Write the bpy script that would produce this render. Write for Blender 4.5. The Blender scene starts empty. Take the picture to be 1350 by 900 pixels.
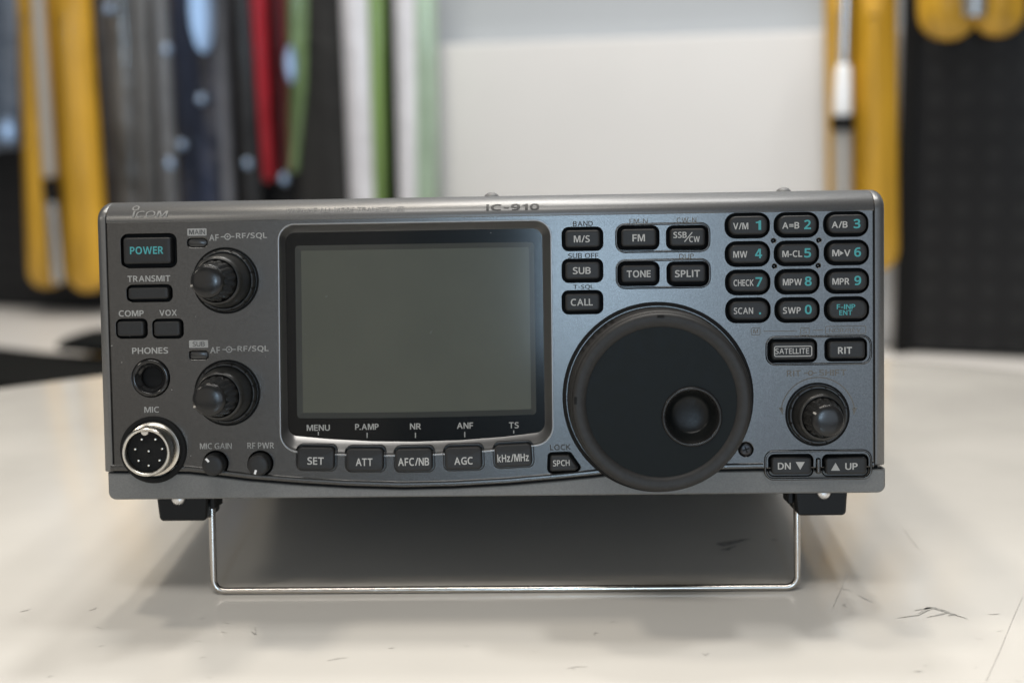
import bpy, math, random
from mathutils import Vector, Matrix
from mathutils.geometry import tessellate_polygon, delaunay_2d_cdt

S = bpy.context.scene
COL = S.collection
MM = 0.001
R = math.radians

# ---------------------------------------------------------------- camera, pose of the radio
TILT = R(7.4)                       # the wire stand props the front up
P0 = Vector((0.0, 14.0, -79.9))     # foot of the wire stand in panel millimetres (x, depth, up)
ROOT = Matrix.Rotation(-TILT, 4, 'X')
def rotm(rx, ry, rz):
    return (Matrix.Rotation(rz, 3, 'Z') @ Matrix.Rotation(ry, 3, 'Y') @ Matrix.Rotation(rx, 3, 'X'))
CR = rotm(R(2.98), R(-2.17), R(0.76))            # panel axes (x, up, toward viewer) -> camera axes
CP = Vector((23.4, -438.9, 24.5))                # camera in panel millimetres (x, depth, up)
SW = Matrix(((1, 0, 0), (0, 0, -1), (0, 1, 0)))  # (x, up, toward) -> (x, depth, up)
CAM_ROT = ROOT.to_3x3() @ SW @ CR.transposed()
CAM_LOC = ROOT @ ((CP - P0) * MM)
FPX = 1350 * 50 / 36
cd = bpy.data.cameras.new('camera'); cam = bpy.data.objects.new('camera', cd); COL.objects.link(cam)
cam.matrix_world = Matrix.Translation(CAM_LOC) @ CAM_ROT.to_4x4()
cd.lens = 50; cd.sensor_width = 36; cd.clip_start = 0.01; cd.clip_end = 100
cd.dof.use_dof = True; cd.dof.focus_distance = 0.437; cd.dof.aperture_fstop = 7.2
cd.dof.aperture_blades = 0
S.camera = cam
S.render.engine = 'CYCLES'
S.view_settings.view_transform = 'Standard'; S.view_settings.look = 'None'
S.view_settings.exposure = 0.0; S.view_settings.gamma = 1
S.cycles.max_bounces = 8
S.cycles.caustics_reflective = False; S.cycles.caustics_refractive = False
S.cycles.sample_clamp_indirect = 6

# ---------------------------------------------------------------- light
W = bpy.data.worlds.new('World'); S.world = W; W.use_nodes = True
W.node_tree.nodes['Background'].inputs[0].default_value = (0.80, 0.80, 0.80, 1)
W.node_tree.nodes['Background'].inputs[1].default_value = 0.17
def area(name, loc, target, sx, sy, power, colour):
    l = bpy.data.lights.new(name, 'AREA'); l.shape = 'RECTANGLE'; l.size = sx; l.size_y = sy
    l.energy = power; l.color = colour
    o = bpy.data.objects.new(name, l); COL.objects.link(o); o.location = loc
    o.rotation_euler = (Vector(target) - Vector(loc)).to_track_quat('-Z', 'Y').to_euler()
    return o
for x, y, p, c in ((-0.46, 0.30, 5.0, (1, 0.91, 0.78)), (-0.16, 0.52, 5.0, (1, 0.93, 0.83)), (0.20, 0.34, 4.6, (1, 0.98, 0.94)), (0.52, 0.50, 4.6, (1, 0.99, 0.97)), (0.04, 0.78, 6.5, (1, 0.97, 0.94))):
    area('ceiling_lamp', (x, y, 1.5), (x, y, 0), 0.12, 0.12, p * 1.04, c)
area('ceiling_lamp', (-1.05, -0.55, 0.85), (-0.05, 0.05, 0.0), 0.14, 0.14, 2.4, (1, 0.92, 0.80))
area('ceiling_lamp', (-0.2, -0.9, 1.9), (-0.1, 0.3, 0), 1.2, 0.3, 17, (1, 0.96, 0.91))
area('window_light', (0.78, -3.0, 0.56), (0.0, 0.0, 0.1), 1.35, 1.2, 10.5, (0.71, 0.84, 1.0))
area('window_light', (0.06, -3.0, 0.56), (0.0, 0.0, 0.1), 0.14, 0.55, 11, (0.56, 0.78, 1.0))
area('bounce_fill_light', (-1.35, -2.6, 0.7), (0.0, 0.0, 0.1), 2.2, 1.6, 7.5, (1.0, 0.90, 0.78))  # added warm fill for the panel's left half, stands for wall bounce

# ---------------------------------------------------------------- mapping measured points onto planes
def ray(px, py):
    return (CR.transposed() @ Vector(((px - 675) / FPX, (450 - py) / FPX, -1)))
def pm(px, py, h=0.0):
    """panel millimetres (x, up) of a measured point lying h mm in front of the panel face"""
    d = SW @ ray(px, py)
    t = (-h - CP.y) / d.y
    p = CP + d * t
    return Vector((p.x, p.z))
def scale_at(px, py, h=0.0):
    return (pm(px + 1, py, h) - pm(px, py, h)).length
def wray(px, py):
    return CAM_ROT @ Vector(((px - 675) / FPX, (450 - py) / FPX, -1))
def on_z(px, py, z):
    d = wray(px, py); t = (z - CAM_LOC.z) / d.z
    return CAM_LOC + d * t
# shop wall: vertical plane, its right end nearer to the viewer
YAW = R(18)
WU = Vector((math.cos(YAW), -math.sin(YAW), 0)); WN = Vector((-math.sin(YAW), -math.cos(YAW), 0))
WO = Vector((CAM_LOC.x, CAM_LOC.y + 1.5, 0))
def wall_uz(px, py, off=0.0):
    d = wray(px, py); o = WO + WN * off
    t = (o - CAM_LOC).dot(WN) / d.dot(WN)
    p = CAM_LOC + d * t
    return Vector(((p - WO).dot(WU), p.z))
def wall_pt(u, z, off):
    return WO + WU * u + WN * off + Vector((0, 0, z))

# ---------------------------------------------------------------- materials
def mat(name, col, rough=0.5, metal=0.0, spec=0.5, coat=0.0, coat_rough=0.05, noise=0.0, nscale=50, bump=0.0, bscale=800, bdist=0.0001,
        rvar=0.0, detail=4, stretch=None):
    m = bpy.data.materials.new(name); m.use_nodes = True
    nt = m.node_tree; b = nt.nodes['Principled BSDF']
    b.inputs['Base Color'].default_value = (*col, 1); b.inputs['Roughness'].default_value = rough
    b.inputs['Metallic'].default_value = metal; b.inputs['Specular IOR Level'].default_value = spec
    b.inputs['Coat Weight'].default_value = coat; b.inputs['Coat Roughness'].default_value = coat_rough
    tc = nt.nodes.new('ShaderNodeTexCoord')
    if noise or rvar:
        n = nt.nodes.new('ShaderNodeTexNoise'); n.inputs['Scale'].default_value = nscale; n.inputs['Detail'].default_value = detail
        if stretch:
            mp = nt.nodes.new('ShaderNodeMapping'); mp.inputs['Scale'].default_value = stretch
            nt.links.new(tc.outputs['Object'], mp.inputs['Vector']); nt.links.new(mp.outputs[0], n.inputs['Vector'])
        else: nt.links.new(tc.outputs['Object'], n.inputs['Vector'])
        if noise:
            r = nt.nodes.new('ShaderNodeMapRange'); r.inputs['From Min'].default_value = 0.3; r.inputs['From Max'].default_value = 0.7
            r.inputs['To Min'].default_value = 1 - noise; r.inputs['To Max'].default_value = 1 + noise
            nt.links.new(n.outputs['Fac'], r.inputs['Value'])
            mx = nt.nodes.new('ShaderNodeMix'); mx.data_type = 'RGBA'; mx.blend_type = 'MULTIPLY'; mx.inputs['Factor'].default_value = 1
            mx.inputs['A'].default_value = (*col, 1); nt.links.new(r.outputs['Result'], mx.inputs['B'])
            nt.links.new(mx.outputs['Result'], b.inputs['Base Color'])
        if rvar:
            r = nt.nodes.new('ShaderNodeMapRange'); r.inputs['From Min'].default_value = 0.3; r.inputs['From Max'].default_value = 0.7
            r.inputs['To Min'].default_value = max(0, rough - rvar); r.inputs['To Max'].default_value = rough + rvar
            nt.links.new(n.outputs['Fac'], r.inputs['Value']); nt.links.new(r.outputs['Result'], b.inputs['Roughness'])
    if bump:
        n2 = nt.nodes.new('ShaderNodeTexNoise'); n2.inputs['Scale'].default_value = bscale; n2.inputs['Detail'].default_value = 2
        nt.links.new(tc.outputs['Object'], n2.inputs['Vector'])
        bp = nt.nodes.new('ShaderNodeBump'); bp.inputs['Strength'].default_value = bump; bp.inputs['Distance'].default_value = bdist
        nt.links.new(n2.outputs['Fac'], bp.inputs['Height']); nt.links.new(bp.outputs['Normal'], b.inputs['Normal'])
    return m
M = {}
M['panel'] = mat('metallic_grey_paint', (0.088, 0.087, 0.085), 0.26, 1.0, noise=0.17, nscale=2200, bump=0.13, bscale=2200, bdist=0.00012, detail=2)
M['brow'] = mat('brow_paint', (0.155, 0.156, 0.156), 0.40, 0.75, noise=0.08, nscale=2600, bump=0.10, bscale=2200, bdist=0.00012, detail=2)
M['trim'] = mat('satin_grey_plastic', (0.15, 0.15, 0.145), 0.5, 0.3, noise=0.10, nscale=2200, bump=0.15, bscale=2500, detail=2)
M['bezel'] = mat('satin_bezel', (0.24, 0.238, 0.235), 0.32, 0.85, bump=0.06, bscale=1500)
M['bezel_dark'] = mat('key_frame_black', (0.02, 0.02, 0.02), 0.35)
M['key'] = mat('charcoal_key', (0.020, 0.020, 0.020), 0.45, spec=.28, noise=0.10, nscale=1500, bump=0.12, bscale=3000, bdist=0.00005)
M['rubber'] = mat('dial_rubber', (0.021, 0.0205, 0.020), 0.50, spec=.32, noise=0.15, nscale=600, bump=0.15, bscale=2500, bdist=0.00006)
M['dialface'] = mat('dial_face', (0.0075, 0.009, 0.0088), 0.38, spec=.09, noise=0.10, nscale=300, bump=0.05, bscale=2500, bdist=0.00004, rvar=0.03)
M['gloss'] = mat('gloss_black', (0.012, 0.012, 0.012), 0.14, rvar=0.05, nscale=700)
M['knob'] = mat('knob_black', (0.020, 0.020, 0.019), 0.34, spec=.45, noise=0.15, nscale=900, rvar=0.06)
M['dimple'] = mat('dimple_black', (0.010, 0.011, 0.011), 0.34, spec=.2, rvar=0.05, nscale=900)
M['satin'] = mat('satin_black', (0.014, 0.014, 0.014), 0.22, spec=.36, rvar=0.05, nscale=900)
M['black'] = mat('matte_black', (0.007, 0.007, 0.007), 0.7, spec=.2)
M['mask'] = mat('display_mask', (0.005, 0.005, 0.006), 0.3, spec=.1)
M['lcd'] = mat('lcd_glass', (0.165, 0.160, 0.118), 0.45, noise=0.05, nscale=60)
M['reveal'] = mat('display_reveal', (0.16, 0.16, 0.15), 0.4)
M['lamp'] = mat('smoked_lamp', (0.03, 0.03, 0.03), 0.25)
M['ink'] = mat('legend_ink', (0.31, 0.31, 0.30), 0.6)
M['faint'] = mat('worn_ink', (0.12, 0.115, 0.105), 0.6)
M['dark_ink'] = mat('dark_ink', (0.035, 0.035, 0.035), 0.6)
M['key_ink'] = mat('key_ink', (0.40, 0.40, 0.39), 0.6)
M['teal'] = mat('teal_ink', (0.05, 0.30, 0.32), 0.6)
M['white'] = mat('white_mark', (0.75, 0.75, 0.75), 0.5)
M['nickel'] = mat('nickel', (0.66, 0.63, 0.57), 0.30, 1.0, rvar=0.05, nscale=400)
M['chrome'] = mat('bright_wire', (0.50, 0.47, 0.43), 0.22, 1.0, rvar=0.06, nscale=300)
M['steel'] = mat('zinc_screw', (0.60, 0.60, 0.60), 0.28, 1.0)
M['blackscrew'] = mat('black_screw', (0.05, 0.05, 0.052), 0.35, 0.9)
M['foot'] = mat('foot_rubber', (0.009, 0.009, 0.009), 0.45, spec=.18, bump=0.1, bscale=1200)
M['cover'] = mat('cover_paint', (0.17, 0.17, 0.17), 0.55, 0.2, bump=0.3, bscale=2500)

def glass_pane():
    m = bpy.data.materials.new('display_pane'); m.use_nodes = True; nt = m.node_tree
    for n in list(nt.nodes):
        if n.type == 'BSDF_PRINCIPLED': nt.nodes.remove(n)
    out = [n for n in nt.nodes if n.type == 'OUTPUT_MATERIAL'][0]
    fr = nt.nodes.new('ShaderNodeFresnel'); fr.inputs[0].default_value = 1.27
    t = nt.nodes.new('ShaderNodeBsdfTransparent'); t.inputs[0].default_value = (0.82, 0.83, 0.81, 1)
    g = nt.nodes.new('ShaderNodeBsdfGlossy'); g.inputs['Roughness'].default_value = 0.10
    mx = nt.nodes.new('ShaderNodeMixShader')
    nt.links.new(fr.outputs[0], mx.inputs[0]); nt.links.new(t.outputs[0], mx.inputs[1]); nt.links.new(g.outputs[0], mx.inputs[2])
    nt.links.new(mx.outputs[0], out.inputs[0]); return m
M['pane'] = glass_pane()

# ---------------------------------------------------------------- mesh helpers
class MB:
    def __init__(s): s.v = []; s.f = []; s.m = []
    def add(s, verts, faces, mi=0):
        b = len(s.v); s.v += [tuple(x) for x in verts]; s.f += [tuple(b + i for i in f) for f in faces]; s.m += [mi] * len(faces)
    def loft(s, loops, mi=0, closed=True, cap0=False, cap1=False):
        n = len(loops[0]); b = len(s.v)
        for l in loops: s.v += [tuple(x) for x in l]
        for k in range(len(loops) - 1):
            for i in range(n if closed else n - 1):
                j = (i + 1) % n
                s.f.append((b + k * n + i, b + k * n + j, b + (k + 1) * n + j, b + (k + 1) * n + i)); s.m.append(mi)
        if cap0: s.f.append(tuple(b + i for i in range(n))[::-1]); s.m.append(mi)
        if cap1: s.f.append(tuple(b + (len(loops) - 1) * n + i for i in range(n))); s.m.append(mi)
    def build(s, name, mats, parent=None, smooth=30, origin=None, recalc=True):
        import bmesh
        me = bpy.data.meshes.new(name); me.from_pydata(s.v, [], s.f)
        if not isinstance(mats, (list, tuple)): mats = [mats]
        for m in mats: me.materials.append(M[m] if isinstance(m, str) else m)
        me.polygons.foreach_set('material_index', s.m)
        if recalc:
            bm = bmesh.new(); bm.from_mesh(me); bmesh.ops.recalc_face_normals(bm, faces=bm.faces); bm.to_mesh(me); bm.free()
        if smooth:
            me.shade_smooth(); me.set_sharp_from_angle(angle=R(smooth))
        me.update()
        o = bpy.data.objects.new(name, me); COL.objects.link(o)
        if parent is not None: o.parent = parent
        return o
def L(p, h):                         # panel (x, up) + height in front of the face -> radio-local metres
    return ((p[0] - P0.x) * MM, (-h - P0.y) * MM, (p[1] - P0.z) * MM)
def fillet(pts, r, n=6):
    """closed polygon with rounded corners; r one number or one per corner"""
    out = []; N = len(pts)
    for i in range(N):
        p = Vector(pts[i]); a = Vector(pts[i - 1]); c = Vector(pts[(i + 1) % N]); rr = r[i] if isinstance(r, (list, tuple)) else r
        if rr <= 0: out.append(p.copy()); continue
        d1 = (a - p).normalized(); d2 = (c - p).normalized()
        ang = d1.angle(d2); tl = min(rr / math.tan(ang / 2), (a - p).length * .49, (c - p).length * .49); re = tl * math.tan(ang / 2)
        ctr = p + (d1 + d2).normalized() * (re / math.sin(ang / 2))
        s = p + d1 * tl - ctr; e = p + d2 * tl - ctr
        a0 = math.atan2(s.y, s.x); a1 = math.atan2(e.y, e.x); da = (a1 - a0 + math.pi) % (2 * math.pi) - math.pi
        for k in range(n + 1):
            t = a0 + da * k / n; out.append(ctr + Vector((math.cos(t), math.sin(t))) * re)
    return out
def area2(l): return sum(l[i - 1].x * l[i].y - l[i].x * l[i - 1].y for i in range(len(l)))
def ccw(l): return l if area2(l) > 0 else l[::-1]
def offs(loop, d):
    """move a ccw closed loop outward by d"""
    N = len(loop); out = []
    for i in range(N):
        a, p, c = loop[i - 1], loop[i], loop[(i + 1) % N]
        e1 = (p - a); e2 = (c - p)
        if e1.length < 1e-9: e1 = e2
        if e2.length < 1e-9: e2 = e1
        n1 = Vector((e1.y, -e1.x)).normalized(); n2 = Vector((e2.y, -e2.x)).normalized()
        n = (n1 + n2); n.normalize(); k = max(0.5, n.dot(n1))
        out.append(p + n * (d / k))
    return out
def circ(c, r, n=48): return [Vector((c[0] + r * math.cos(2 * math.pi * i / n), c[1] + r * math.sin(2 * math.pi * i / n))) for i in range(n)]
def rect(cx, cy, w, h, r, rot=0.0, n=6, hh=0.0):
    """measured centre and size -> rounded rectangle aligned with the panel, in mm"""
    c = pm(cx, cy, hh); k = scale_at(cx, cy, hh); w *= k / 2; h *= k / 2
    q = [Vector((-w, -h)), Vector((w, -h)), Vector((w, h)), Vector((-w, h))]
    if rot: q = [Matrix.Rotation(R(rot), 2) @ v for v in q]
    return ccw(fillet([c + v for v in q], r, n))
def flat(mb, loop, h, mi=0):
    mb.add([L(p, h) for p in loop], [tuple(range(len(loop)))], mi)
def holed(mb, outer, holes, h, mi=0):
    """flat face with openings"""
    V = []; E = []
    for l in [outer] + holes:
        b = len(V); V += [Vector((p.x, p.y)) for p in l]; E += [(b + i, b + (i + 1) % len(l)) for i in range(len(l))]
    v, e, f, _, _, _ = delaunay_2d_cdt(V, E, [], 2, 1e-5)
    def inside(q, l):
        r = False
        for i in range(len(l)):
            a, c = l[i - 1], l[i]
            if (a.y > q.y) != (c.y > q.y) and q.x < (c.x - a.x) * (q.y - a.y) / (c.y - a.y) + a.x: r = not r
        return r
    keep = []
    for t in f:
        q = (v[t[0]] + v[t[1]] + v[t[2]]) / 3
        if inside(q, outer) and not any(inside(q, l) for l in holes): keep.append(tuple(t))
    mb.add([L(p, h) for p in v], keep, mi)
def lathe(mb, c, prof, n=64, mi=0, mod=None, cap=True):
    """prof: (radius, height) pairs from the panel outward"""
    loops = []
    for k, (r, h) in enumerate(prof):
        loops.append([L((c[0] + (r + (mod(2 * math.pi * i / n, k) if mod else 0)) * math.cos(2 * math.pi * i / n),
                         c[1] + (r + (mod(2 * math.pi * i / n, k) if mod else 0)) * math.sin(2 * math.pi * i / n)), h) for i in range(n)])
    mb.loft(loops, mi, cap1=cap)
try:                                 # a plain grotesque typeface that ships with Blender; its default typeface otherwise
    FONT = bpy.data.fonts.load(bpy.utils.system_resource('DATAFILES', path='fonts') + '/NotoSansHebrew-Regular.woff2')
except Exception:
    FONT = None
OWN = {'M': (1.0, [[(0, 0), (0, 1), (.26, 1), (.5, .30), (.74, 1), (1, 1), (1, 0), (.825, 0), (.825, .76), (.575, 0), (.425, 0), (.175, .76), (.175, 0)]]),
       'W': (1.3, [[(0, 1), (.185, 1), (.355, .27), (.555, 1), (.745, 1), (.945, .27), (1.115, 1), (1.3, 1), (1.045, 0), (.85, 0), (.65, .73), (.45, 0), (.255, 0)]]),
       '4': (.70, [[(.40, 0), (.40, .22), (0, .22), (0, .37), (.36, 1), (.58, 1), (.58, .375), (.70, .375), (.70, .22), (.58, .22), (.58, 0)], [(.40, .375), (.165, .375), (.40, .74)]]),
       '1': (.40, [[(.20, 0), (.20, .72), (0, .72), (0, .85), (.12, .87), (.22, .93), (.26, 1), (.40, 1), (.40, 0)]]),
       'I': (.19, [[(0, 0), (0, 1), (.19, 1), (.19, 0)]]), '.': (.2, [[(0, 0), (0, .2), (.2, .2), (.2, 0)]])}
GLY = {}
def cap_height():
    c = bpy.data.curves.new('t', 'FONT'); c.body = 'H'; c.size = 1
    if FONT: c.font = FONT
    o = bpy.data.objects.new('t', c); COL.objects.link(o); h = max(v.co.y for v in o.to_mesh().vertices)
    o.to_mesh_clear(); bpy.data.objects.remove(o); bpy.data.curves.remove(c); return h
CAPH = cap_height()
def glyph(ch, bold):
    key_ = (ch, bold)
    if key_ in GLY: return GLY[key_]
    if ch in OWN:
        w, lo = OWN[ch]; v = [Vector((x, y)) for l in lo for x, y in l]
        f = [tuple(t) for t in tessellate_polygon([[Vector((x, y, 0)) for x, y in l] for l in lo])]
        GLY[key_] = (v, f, w); return GLY[key_]
    c = bpy.data.curves.new('t', 'FONT'); c.body = ch; c.size = 1; c.offset = bold; c.resolution_u = 3; c.fill_mode = 'FRONT'
    if FONT: c.font = FONT
    o = bpy.data.objects.new('t', c); COL.objects.link(o)
    me = o.to_mesh(); cap = CAPH + 2 * bold; v = [Vector((x.co.x / cap, (x.co.y + bold) / cap)) for x in me.vertices]; f = [tuple(p.vertices) for p in me.polygons]
    o.to_mesh_clear(); bpy.data.objects.remove(o); bpy.data.curves.remove(c)
    x0 = min(p.x for p in v); w = max(p.x for p in v) - x0
    for p in v: p.x -= x0
    GLY[key_] = (v, f, w); return GLY[key_]
def text_shape(s, bold=0.018, spacing=1.0):
    x = 0; V = []; F_ = []; prev = ''
    for ch in s:
        if ch == ' ': x += .48; prev = ' '; continue
        v, f, w = glyph(ch, min(.022, bold))
        gap = .13 * spacing
        if prev and (prev + ch) in ('AV', 'VA', 'AT', 'TA', 'LT', 'P.', 'FA', 'RT', 'L/', 'F/', '/S', '/M', '/N', 'V/', 'A/', '/B', '/C', '/R', 'LL') : gap *= .45
        x += gap if prev and prev != ' ' else 0
        b = len(V); V += [Vector((p.x + x, p.y)) for p in v]; F_ += [tuple(b + i for i in t) for t in f]
        x += w; prev = ch
    return V, F_
def put_text(mb, s, cx, cy, w, h, hh, mi=0, rot=0.0, bold=0.018, slant=0.0, spacing=1.0):
    """text whose ink box has measured centre (cx, cy), width w and height h"""
    v, f = text_shape(s, bold, spacing)
    x0 = min(p.x for p in v); x1 = max(p.x for p in v); y0 = min(p.y for p in v); y1 = max(p.y for p in v)
    c = pm(cx, cy, hh); k = scale_at(cx, cy, hh); m = Matrix.Rotation(R(rot), 2)
    out = []
    for p in v:
        q = Vector((((p.x - x0) / (x1 - x0) - .5) * w * k, ((p.y - y0) / (y1 - y0) - .5) * h * k))
        q.x += slant * q.y
        out.append(L(c + m @ q, hh))
    mb.add(out, f, mi)
def bar(mb, x0, y0, x1, y1, wpx, hh, mi=0):
    a = pm(x0, y0, hh); b = pm(x1, y1, hh); k = scale_at(x0, y0, hh); d = (b - a).normalized(); n = Vector((-d.y, d.x)) * wpx * k / 2
    mb.add([L(q, hh) for q in (a - n, b - n, b + n, a + n)], [(0, 1, 2, 3)], mi)
def ring(mb, c, r0, r1, hh, a0=0, a1=360, n=40, mi=0):
    pts = []
    for i in range(n + 1):
        t = R(a0 + (a1 - a0) * i / n)
        pts += [(c[0] + r0 * math.cos(t), c[1] + r0 * math.sin(t)), (c[0] + r1 * math.cos(t), c[1] + r1 * math.sin(t))]
    mb.add([L(p, hh) for p in pts], [(2 * i, 2 * i + 1, 2 * i + 3, 2 * i + 2) for i in range(n)], mi)
def outline(mb, loop, wmm, hh, mi=0):
    mb.loft([[L(p, hh) for p in offs(loop, wmm / 2)], [L(p, hh) for p in offs(loop, -wmm / 2)]], mi)
def empty(name, loc=(0, 0, 0), rot=(0, 0, 0)):
    o = bpy.data.objects.new(name, None); COL.objects.link(o); o.location = loc; o.rotation_euler = rot; o.empty_display_size = .02; return o
def tag(o, label, cat, group=None):
    o['label'] = label; o['category'] = cat
    if group: o['group'] = group
    return o
def struct(o): o['kind'] = 'structure'; return o

# ================================================================ shop behind (large structure first)
def tube(path, r, n=10):
    """loops of a tube along a list of Vectors; r one number or one per point"""
    loops = []; up = None
    for i, p in enumerate(path):
        a = path[max(0, i - 1)]; b = path[min(len(path) - 1, i + 1)]; d = (b - a).normalized()
        if up is None: up = d.orthogonal().normalized()
        up = (up - d * up.dot(d)).normalized(); sd = d.cross(up); rr = r[i] if isinstance(r, (list, tuple)) else r
        loops.append([p + (up * math.cos(2 * math.pi * k / n) + sd * math.sin(2 * math.pi * k / n)) * rr for k in range(n)])
    return loops
def wall_slab(mb, loop, off0, off1, bev=0.002, mi=0, puff=0.0):
    """outline in wall (u, z) metres extruded from off0 to off1 with a rounded front edge; puff swells the front"""
    loop = ccw(loop); c = sum(loop, Vector((0, 0))) / len(loop)
    ls = [(0, off0), (0, off1 - bev), (bev * .3, off1 - bev * .3), (bev, off1)]
    loops = [[wall_pt(p.x, p.y, o) for p in (offs(loop, -i) if i else loop)] for i, o in ls]
    if puff:
        base = offs(loop, -bev)
        for t in (.8, .55, .25):
            loops.append([wall_pt((c.x + (p.x - c.x) * t), (c.y + (p.y - c.y) * (t * .5 + .5)), off1 + puff * (1 - t * t)) for p in base])
    mb.loft(loops, mi, cap1=True)
def wq(pts, off): return [wall_uz(x, y, off) for x, y in pts]

M['wall'] = mat('painted_wall', (0.44, 0.47, 0.50), 0.7, noise=0.05, nscale=3, bump=0.1, bscale=120, bdist=0.0005)
M['whiteboard'] = mat('white_board', (0.66, 0.66, 0.66), 0.5, noise=0.03, nscale=4)
M['countertop'] = mat('counter_laminate', (0.70, 0.68, 0.65), 0.35, noise=0.04, nscale=8)
M['counterfront'] = mat('counter_front', (0.02, 0.02, 0.02), 0.5, noise=0.3, nscale=6)
M['floor'] = mat('shop_floor', (0.10, 0.10, 0.10), 0.5, noise=0.2, nscale=4)
def pegboard_mat():
    m = mat('perforated_black', (0.010, 0.011, 0.013), 0.5, spec=0.3); nt = m.node_tree; b = nt.nodes['Principled BSDF']
    tc = nt.nodes.new('ShaderNodeTexCoord'); mp = nt.nodes.new('ShaderNodeVectorMath'); mp.operation = 'SCALE'; mp.inputs['Scale'].default_value = 40
    fr = nt.nodes.new('ShaderNodeVectorMath'); fr.operation = 'FRACTION'
    sb = nt.nodes.new('ShaderNodeVectorMath'); sb.operation = 'SUBTRACT'; sb.inputs[1].default_value = (.5, .5, .5)
    ml = nt.nodes.new('ShaderNodeVectorMath'); ml.operation = 'MULTIPLY'; ml.inputs[1].default_value = (1, 0, 1)
    ln = nt.nodes.new('ShaderNodeVectorMath'); ln.operation = 'LENGTH'
    lt = nt.nodes.new('ShaderNodeMapRange'); lt.inputs['From Min'].default_value = .22; lt.inputs['From Max'].default_value = .30
    mx = nt.nodes.new('ShaderNodeMix'); mx.data_type = 'RGBA'; mx.inputs['A'].default_value = (.012, .013, .014, 1); mx.inputs['B'].default_value = (.006, .0065, .008, 1)
    for a, c in ((tc.outputs['Object'], mp.inputs[0]), (mp.outputs[0], fr.inputs[0]), (fr.outputs[0], sb.inputs[0]), (sb.outputs[0], ml.inputs[0]),
                 (ml.outputs[0], ln.inputs[0]), (ln.outputs['Value'], lt.inputs['Value']), (lt.outputs[0], mx.inputs['Factor']), (mx.outputs['Result'], b.inputs['Base Color'])):
        nt.links.new(a, c)
    return m
M['pegboard'] = pegboard_mat()

mb = MB(); U0, U1 = -1.6, 1.2
wall_slab(mb, [Vector((U0, -.9)), Vector((U1, -.9)), Vector((U1, 1.2)), Vector((U0, 1.2))], -.05, -.002)
struct(mb.build('wall', 'wall'))
mb = MB(); mb.add([(-3, -2, -.78), (3, -2, -.78), (3, 3, -.78), (-3, 3, -.78)], [(0, 1, 2, 3)]); struct(mb.build('floor', 'floor'))
ZB = -0.0985                          # counter top under the boards
mb = MB(); wall_slab(mb, ccw([wall_uz(560, 60, .03), wall_uz(1400, 28, .03), Vector((wall_uz(1400, 60, .03).x, ZB + .001)), Vector((wall_uz(560, 100, .03).x, ZB + .001))]), 0, .03, .003)
tag(mb.build('white_board', 'whiteboard'), 'large plain white board standing on the counter behind the radio', 'board')
mb = MB(); ul = wall_uz(566, 200, .02).x
wall_slab(mb, [Vector((U0, ZB + .001)), Vector((ul, ZB + .001)), Vector((ul, .6)), Vector((U0, .6))], 0, .02)
tag(mb.build('pegboard', 'pegboard'), 'black display board behind the hanging packs on the left', 'display board')
t = empty('display_board', wall_pt(wall_uz(1186, 300, .06).x, ZB, .05))
tag(t, 'black perforated display board standing at the right behind the radio', 'display board')
def wbuild(mb, name, mats, root, **k):
    o = mb.build(name, mats, root, **k)
    o.matrix_parent_inverse = Matrix.Translation(root.location).inverted(); return o
ul, ur = wall_uz(1187, 300, .06).x, wall_uz(1500, 300, .06).x
zb = wall_uz(1270, 463, .06).y
mb = MB(); wall_slab(mb, [Vector((ul, zb)), Vector((ur, zb)), Vector((ur, .6)), Vector((ul, .6))], .035, .06); wbuild(mb, 'panel', 'pegboard', t)
for u in (ul, ur - .012):
    mb = MB(); wall_slab(mb, [Vector((u - .003, ZB)), Vector((u + .010, ZB)), Vector((u + .010, .6)), Vector((u - .003, .6))], .03, .066); wbuild(mb, 'upright', 'black', t)
t = empty('counter', wall_pt(0, -.78, .16)); tag(t, 'long white topped counter with a black front along the wall', 'counter')
mb = MB()
def cslab(mb, o0, o1, z0, z1, mi=0):
    v = [wall_pt(u, z, o) for u in (U0, U1) for o in (o0, o1) for z in (z0, z1)]
    mb.add(v, [(0, 1, 3, 2), (4, 6, 7, 5), (0, 4, 5, 1), (2, 3, 7, 6), (0, 2, 6, 4), (1, 5, 7, 3)], mi)
cslab(mb, 0, .430, ZB - .012, ZB); wbuild(mb, 'counter_top', 'countertop', t)
mb = MB(); cslab(mb, 0.002, .428, -.78, ZB - .0125); wbuild(mb, 'counter_front', 'counterfront', t)
M['cloth'] = mat('black_cloth', (0.016, 0.0165, 0.016), 0.9, spec=0.0, bump=.4, bscale=30, bdist=.004)
mb = MB(); A = [on_z(-90, 456, ZB), on_z(0, 465, ZB), on_z(60, 472, ZB), on_z(135, 477, ZB), on_z(330, 492, ZB)]
Bk = [p + WN * .30 for p in A]; Bk = [wall_pt((p - WO).dot(WU), ZB, .4305) for p in A]; Dr = [p - Vector((0, 0, .10)) + WN * .003 for p in Bk]; Bk = [p + WN * .001 for p in Bk]
mb.loft([[p + Vector((0, 0, .0006)) for p in A], [p + Vector((0, 0, .006)) for p in A], [p + WN * .02 + Vector((0, 0, .009)) for p in A], [p + Vector((0, 0, .008)) for p in Bk], [p + WN * .003 + Vector((0, 0, .002)) for p in Bk], Dr], closed=False)
tag(mb.build('cloth', 'cloth', smooth=50), 'flat black cloth spread on the counter at the left', 'cloth')
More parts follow.
